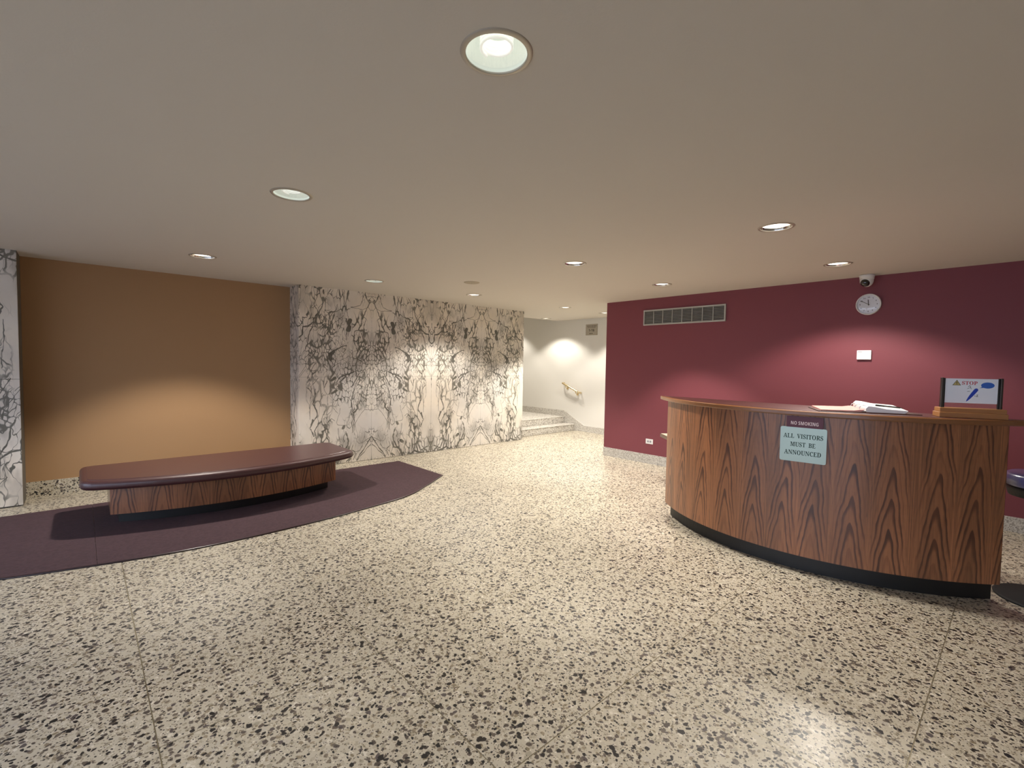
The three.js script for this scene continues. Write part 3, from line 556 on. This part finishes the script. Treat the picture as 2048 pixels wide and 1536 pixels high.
{
  const t = thing('security_camera', 'white dome camera with a black eye, on the ceiling above the clock', 'camera', [-1.175, H, -6.11]);
  part('mount', lathe([[0, 0], [0.066, 0], [0.068, -0.012], [0.064, -0.03], [0.062, -0.05], [0, -0.05]], 40), M.plastic, t);
  part('shell', new THREE.SphereGeometry(0.06, 36, 24).scale(1, 1.05, 1).translate(0, -0.062, 0), M.plastic, t);
  const eye = new THREE.SphereGeometry(0.044, 32, 20).translate(0, 0, 0.0); part('eye', eye, M.gloss, t, 'glossy black camera eye').position.set(-0.006, -0.082, 0.026);
}
{
  const [c, g] = canvas(256, 200); g.fillStyle = '#f4f2f3'; g.fillRect(0, 0, 256, 200); g.fillStyle = '#5a5a66'; for (const [x, y, w] of [[16, 26, 62], [82, 24, 22], [16, 36, 78], [112, 30, 14]]) g.fillRect(x, y, w, 6);
  const t = thing('white_wall_box', 'small flat white box with faint print, on the red wall under the clock', 'wall box', [-1.184, 1.604, ZR]);
  part('housing', rbox(-0.063, 0.063, -0.049, 0.049, 0, 0.026, 0.005), M.plastic, t);
  part('cover', plateGeo(0.124, 0.096, 0.002, 0.004).translate(0, 0, 0.026), std({ map: canvasTex(c), roughness: 0.5 }), t);
}
{
  const x0 = -3.885, x1 = -2.672, y0 = 2.047, y1 = 2.272, f = 0.02, t = thing('air_grille', 'long grey air grille high on the red wall', 'air grille', [(x0 + x1) / 2, (y0 + y1) / 2, ZR]), w = (x1 - x0) / 2, h = (y1 - y0) / 2;
  part('duct_back', box(-w + 0.004, w - 0.004, -h + 0.004, h - 0.004, 0.0005, 0.004), M.duct, t);
  for (const s of [-1, 1]) { part('frame_bar', rbox(-w, w, s * (h - f / 2) - f / 2, s * (h - f / 2) + f / 2, 0, 0.022, 0.003), M.grille, t); part('frame_bar', rbox(s * (w - f / 2) - f / 2, s * (w - f / 2) + f / 2, -h + f, h - f, 0, 0.022, 0.003), M.grille, t); }
  const n = 8; for (let i = 1; i < n; i++) { const x = -w + f + (2 * w - 2 * f) * i / n; part('divider', box(x - 0.005, x + 0.005, -h + f, h - f, 0.003, 0.018), M.grille, t); }
  for (let i = 0; i < n; i++) {
    const a = -w + f + (2 * w - 2 * f) * i / n + 0.005, b = -w + f + (2 * w - 2 * f) * (i + 1) / n - 0.005;
    for (let k = 0; k < 9; k++) part('fin', box(a, b, -0.0012, 0.0012, -0.007, 0.007).rotateX(0.6).translate(0, -h + f + (2 * h - 2 * f) * (k + 0.5) / 9, 0.010), M.fin, t);
  }
}
{
  const t = thing('wall_outlet', 'white double socket low on the red wall, left of the desk', 'outlet', [-3.737, 0.329, ZR]);
  part('cover_plate', rbox(-0.06, 0.06, -0.037, 0.037, 0, 0.006, 0.003), M.plastic, t);
  for (const x of [-0.02, 0.02]) { const s = part('socket', new THREE.CylinderGeometry(0.0155, 0.0155, 0.004, 20).rotateX(Math.PI / 2).translate(x, 0, 0.0065), std({ color: '#9a9aa0', roughness: 0.5 }), t); part('slot', box(x - 0.006, x - 0.004, -0.005, 0.005, 0.0084, 0.0088), M.black, s); part('slot', box(x + 0.004, x + 0.006, -0.005, 0.005, 0.0084, 0.0088), M.black, s); }
}

// ---------------------------------------------------------------- back wall: sign and handrail
{
  const [c, g] = canvas(512, 400); g.fillStyle = '#a89f90'; g.fillRect(0, 0, 512, 400); g.fillStyle = '#3a3128'; g.textAlign = 'center'; g.textBaseline = 'middle';
  reseed(3); for (const [y, w, h] of [[50, 400, 34], [104, 340, 26]]) for (let x = 256 - w / 2; x < 256 + w / 2;) { const q = 12 + rnd() * 18; g.globalAlpha = 0.75; g.fillRect(x, y, q, h); x += q + 7 + rnd() * 10; }
  g.globalAlpha = 1; g.font = 'bold 128px sans-serif'; g.fillText('1-16', 256, 222); g.globalAlpha = 0.75; g.beginPath(); g.arc(190, 338, 22, 0, 7); g.fill(); g.fillRect(222, 326, 92, 20);
  const t = thing('floor_number_sign', 'square taupe sign reading 1-16 high on the white stair wall', 'sign', [-6.298, 2.202, ZB]);
  part('plate', plateGeo(0.313, 0.236, 0.006, 0.006), std({ map: canvasTex(c), roughness: 0.6 }), t);
}
{
  const z = ZB + 0.085, a = [-7.03, 1.035, z], b = [-6.545, 0.845, z];
  const t = thing('handrail', 'short sloping brass handrail on the white wall beside the steps', 'handrail', [0, 0, 0]);
  part('rail', tube([[-7.03, 1.03, ZB + 0.01], [-7.032, 1.034, z - 0.03], [-7.015, 1.032, z - 0.004], [-6.96, 1.011, z], [-6.62, 0.877, z], [-6.56, 0.852, z - 0.004], [-6.545, 0.842, z - 0.03], [-6.545, 0.838, ZB + 0.01]], 0.021, 60, 12), M.brass, t);
  for (const q of [0.2, 0.8]) { const x = a[0] + (b[0] - a[0]) * q, y = a[1] + (b[1] - a[1]) * q; part('bracket', tube([[x, y - 0.015, z], [x, y - 0.06, z - 0.02], [x, y - 0.08, ZB + 0.008]], 0.008, 16, 8), M.brass, t); part('wall_flange', new THREE.CylinderGeometry(0.03, 0.03, 0.008, 20).rotateX(Math.PI / 2).translate(x, y - 0.08, ZB + 0.005), M.brass, t); }
}

// ---------------------------------------------------------------- bench on its carpet
const ZC = -1.135;                                                      // middle of the bench
function bow(zHalf, xEnd, xMid, n = 24) { const o = []; for (let i = 0; i <= n; i++) { const t = -1 + 2 * i / n; o.push([xEnd + (xMid - xEnd) * (1 - t * t), ZC - t * zHalf]); } return o; }
function benchOutline(zHalf, xBack, xEnd, xMid, r) {
  const f = bow(zHalf, xEnd, xMid), o = [], c = (p, q, s, k = 6) => { for (let i = 0; i <= k; i++) { const t = i / k; o.push([(1 - t) * (1 - t) * p[0] + 2 * t * (1 - t) * q[0] + t * t * s[0], (1 - t) * (1 - t) * p[1] + 2 * t * (1 - t) * q[1] + t * t * s[1]]); } };
  const zl = ZC + zHalf, zr = ZC - zHalf;                               // left end (towards the pier), right end
  c([xBack + r, zl], [xBack, zl], [xBack, zl - r]); c([xBack, zr + r], [xBack, zr], [xBack + r, zr]);
  c([xEnd - r, zr], f[f.length - 1], f[f.length - 2]); for (let i = f.length - 3; i > 1; i--) o.push(f[i]); c(f[1], f[0], [xEnd - r, zl]);
  return o;
}
{
  const t = thing('bench', 'long maroon vinyl bench with a bowed oak base on the dark carpet', 'bench', [0, 0, 0]);
  part('seat_cushion', slab(benchOutline(1.16, -5.89, -5.13, -4.86, 0.08), 0.352, 0.078, 0.034, 6), M.vinyl, t, 'maroon vinyl padded seat');
  part('seat_panel', slab(benchOutline(1.115, -5.85, -5.175, -4.905, 0.06), 0.42, 0.014, 0.006, 3), M.vinyl, t);
  const zb = 0.97, f = (k) => { const z = ZC + zb - (2 * zb) * k, q = (z - ZC) / zb, x = -5.225 + 0.195 * (1 - q * q), dx = 2 * 0.195 * q / zb, L = Math.hypot(1, dx); return [x, z, 1 / L, dx / L]; };
  part('base_front', curvedPanel(f, 0, 1, 0.105, 0.353, 0.01, 40, (k, y) => [(k - 0.5) * 2.0 / OAKW + 0.5, (y - 0.105) / OAKH + 0.02]), M.oak, t, 'oak veneered bowed base');
  part('base_carcass', slab([...bow(zb - 0.001, -5.236, -5.041), [-5.76, ZC - zb + 0.001], [-5.76, ZC + zb - 0.001]], 0.105, 0.247), M.oakEdge, t);
  part('toe_kick', slab([...bow(zb - 0.06, -5.30, -5.1), [-5.70, ZC - zb + 0.06], [-5.70, ZC + zb - 0.06]], 0.0115, 0.0945), M.black, t);
}
{
  const front = new THREE.CatmullRomCurve3([[-5.0, -3.4], [-4.69, -2.965], [-4.46, -2.594], [-4.32, -2.03], [-4.235, -1.455], [-4.2, -0.93], [-4.222, -0.473], [-4.3, -0.052], [-4.42, 0.42], [-4.6, 0.9], [-4.86, 1.4]].map(([x, z]) => new THREE.Vector3(x, 0, z))).getPoints(90).map((p) => [p.x, p.z]);
  const seam = -0.062, right = front.filter((p) => p[1] <= seam), left = front.filter((p) => p[1] > seam), mx = (right[right.length - 1][0] + left[0][0]) / 2;
  const t = thing('carpet_mat', 'dark plum carpet mat with a bowed edge under the bench', 'carpet', [0, 0, 0]);
  part('carpet_section', metreUV(slab([[-6.11, -3.39], [-6.11, seam - 0.001], [mx, seam - 0.001], ...right.slice().reverse()].reverse(), 0, 0.011), 0.35), M.carpet, t);
  part('carpet_section', metreUV(slab([[-6.11, seam + 0.001], [-6.11, 1.4], ...left.slice().reverse(), [mx, seam + 0.001]].reverse(), 0, 0.0107), 0.35, 0.35, 0.3, 0.7), M.carpet, t);
  part('edge_trim', new THREE.TubeGeometry(new THREE.CatmullRomCurve3(front.map(([x, z]) => new THREE.Vector3(x, 0.0045, z))), 140, 0.0075, 8, false), M.carpetEdge, t, 'dark shiny edging along the front');
}

renderer.render(scene, camera);
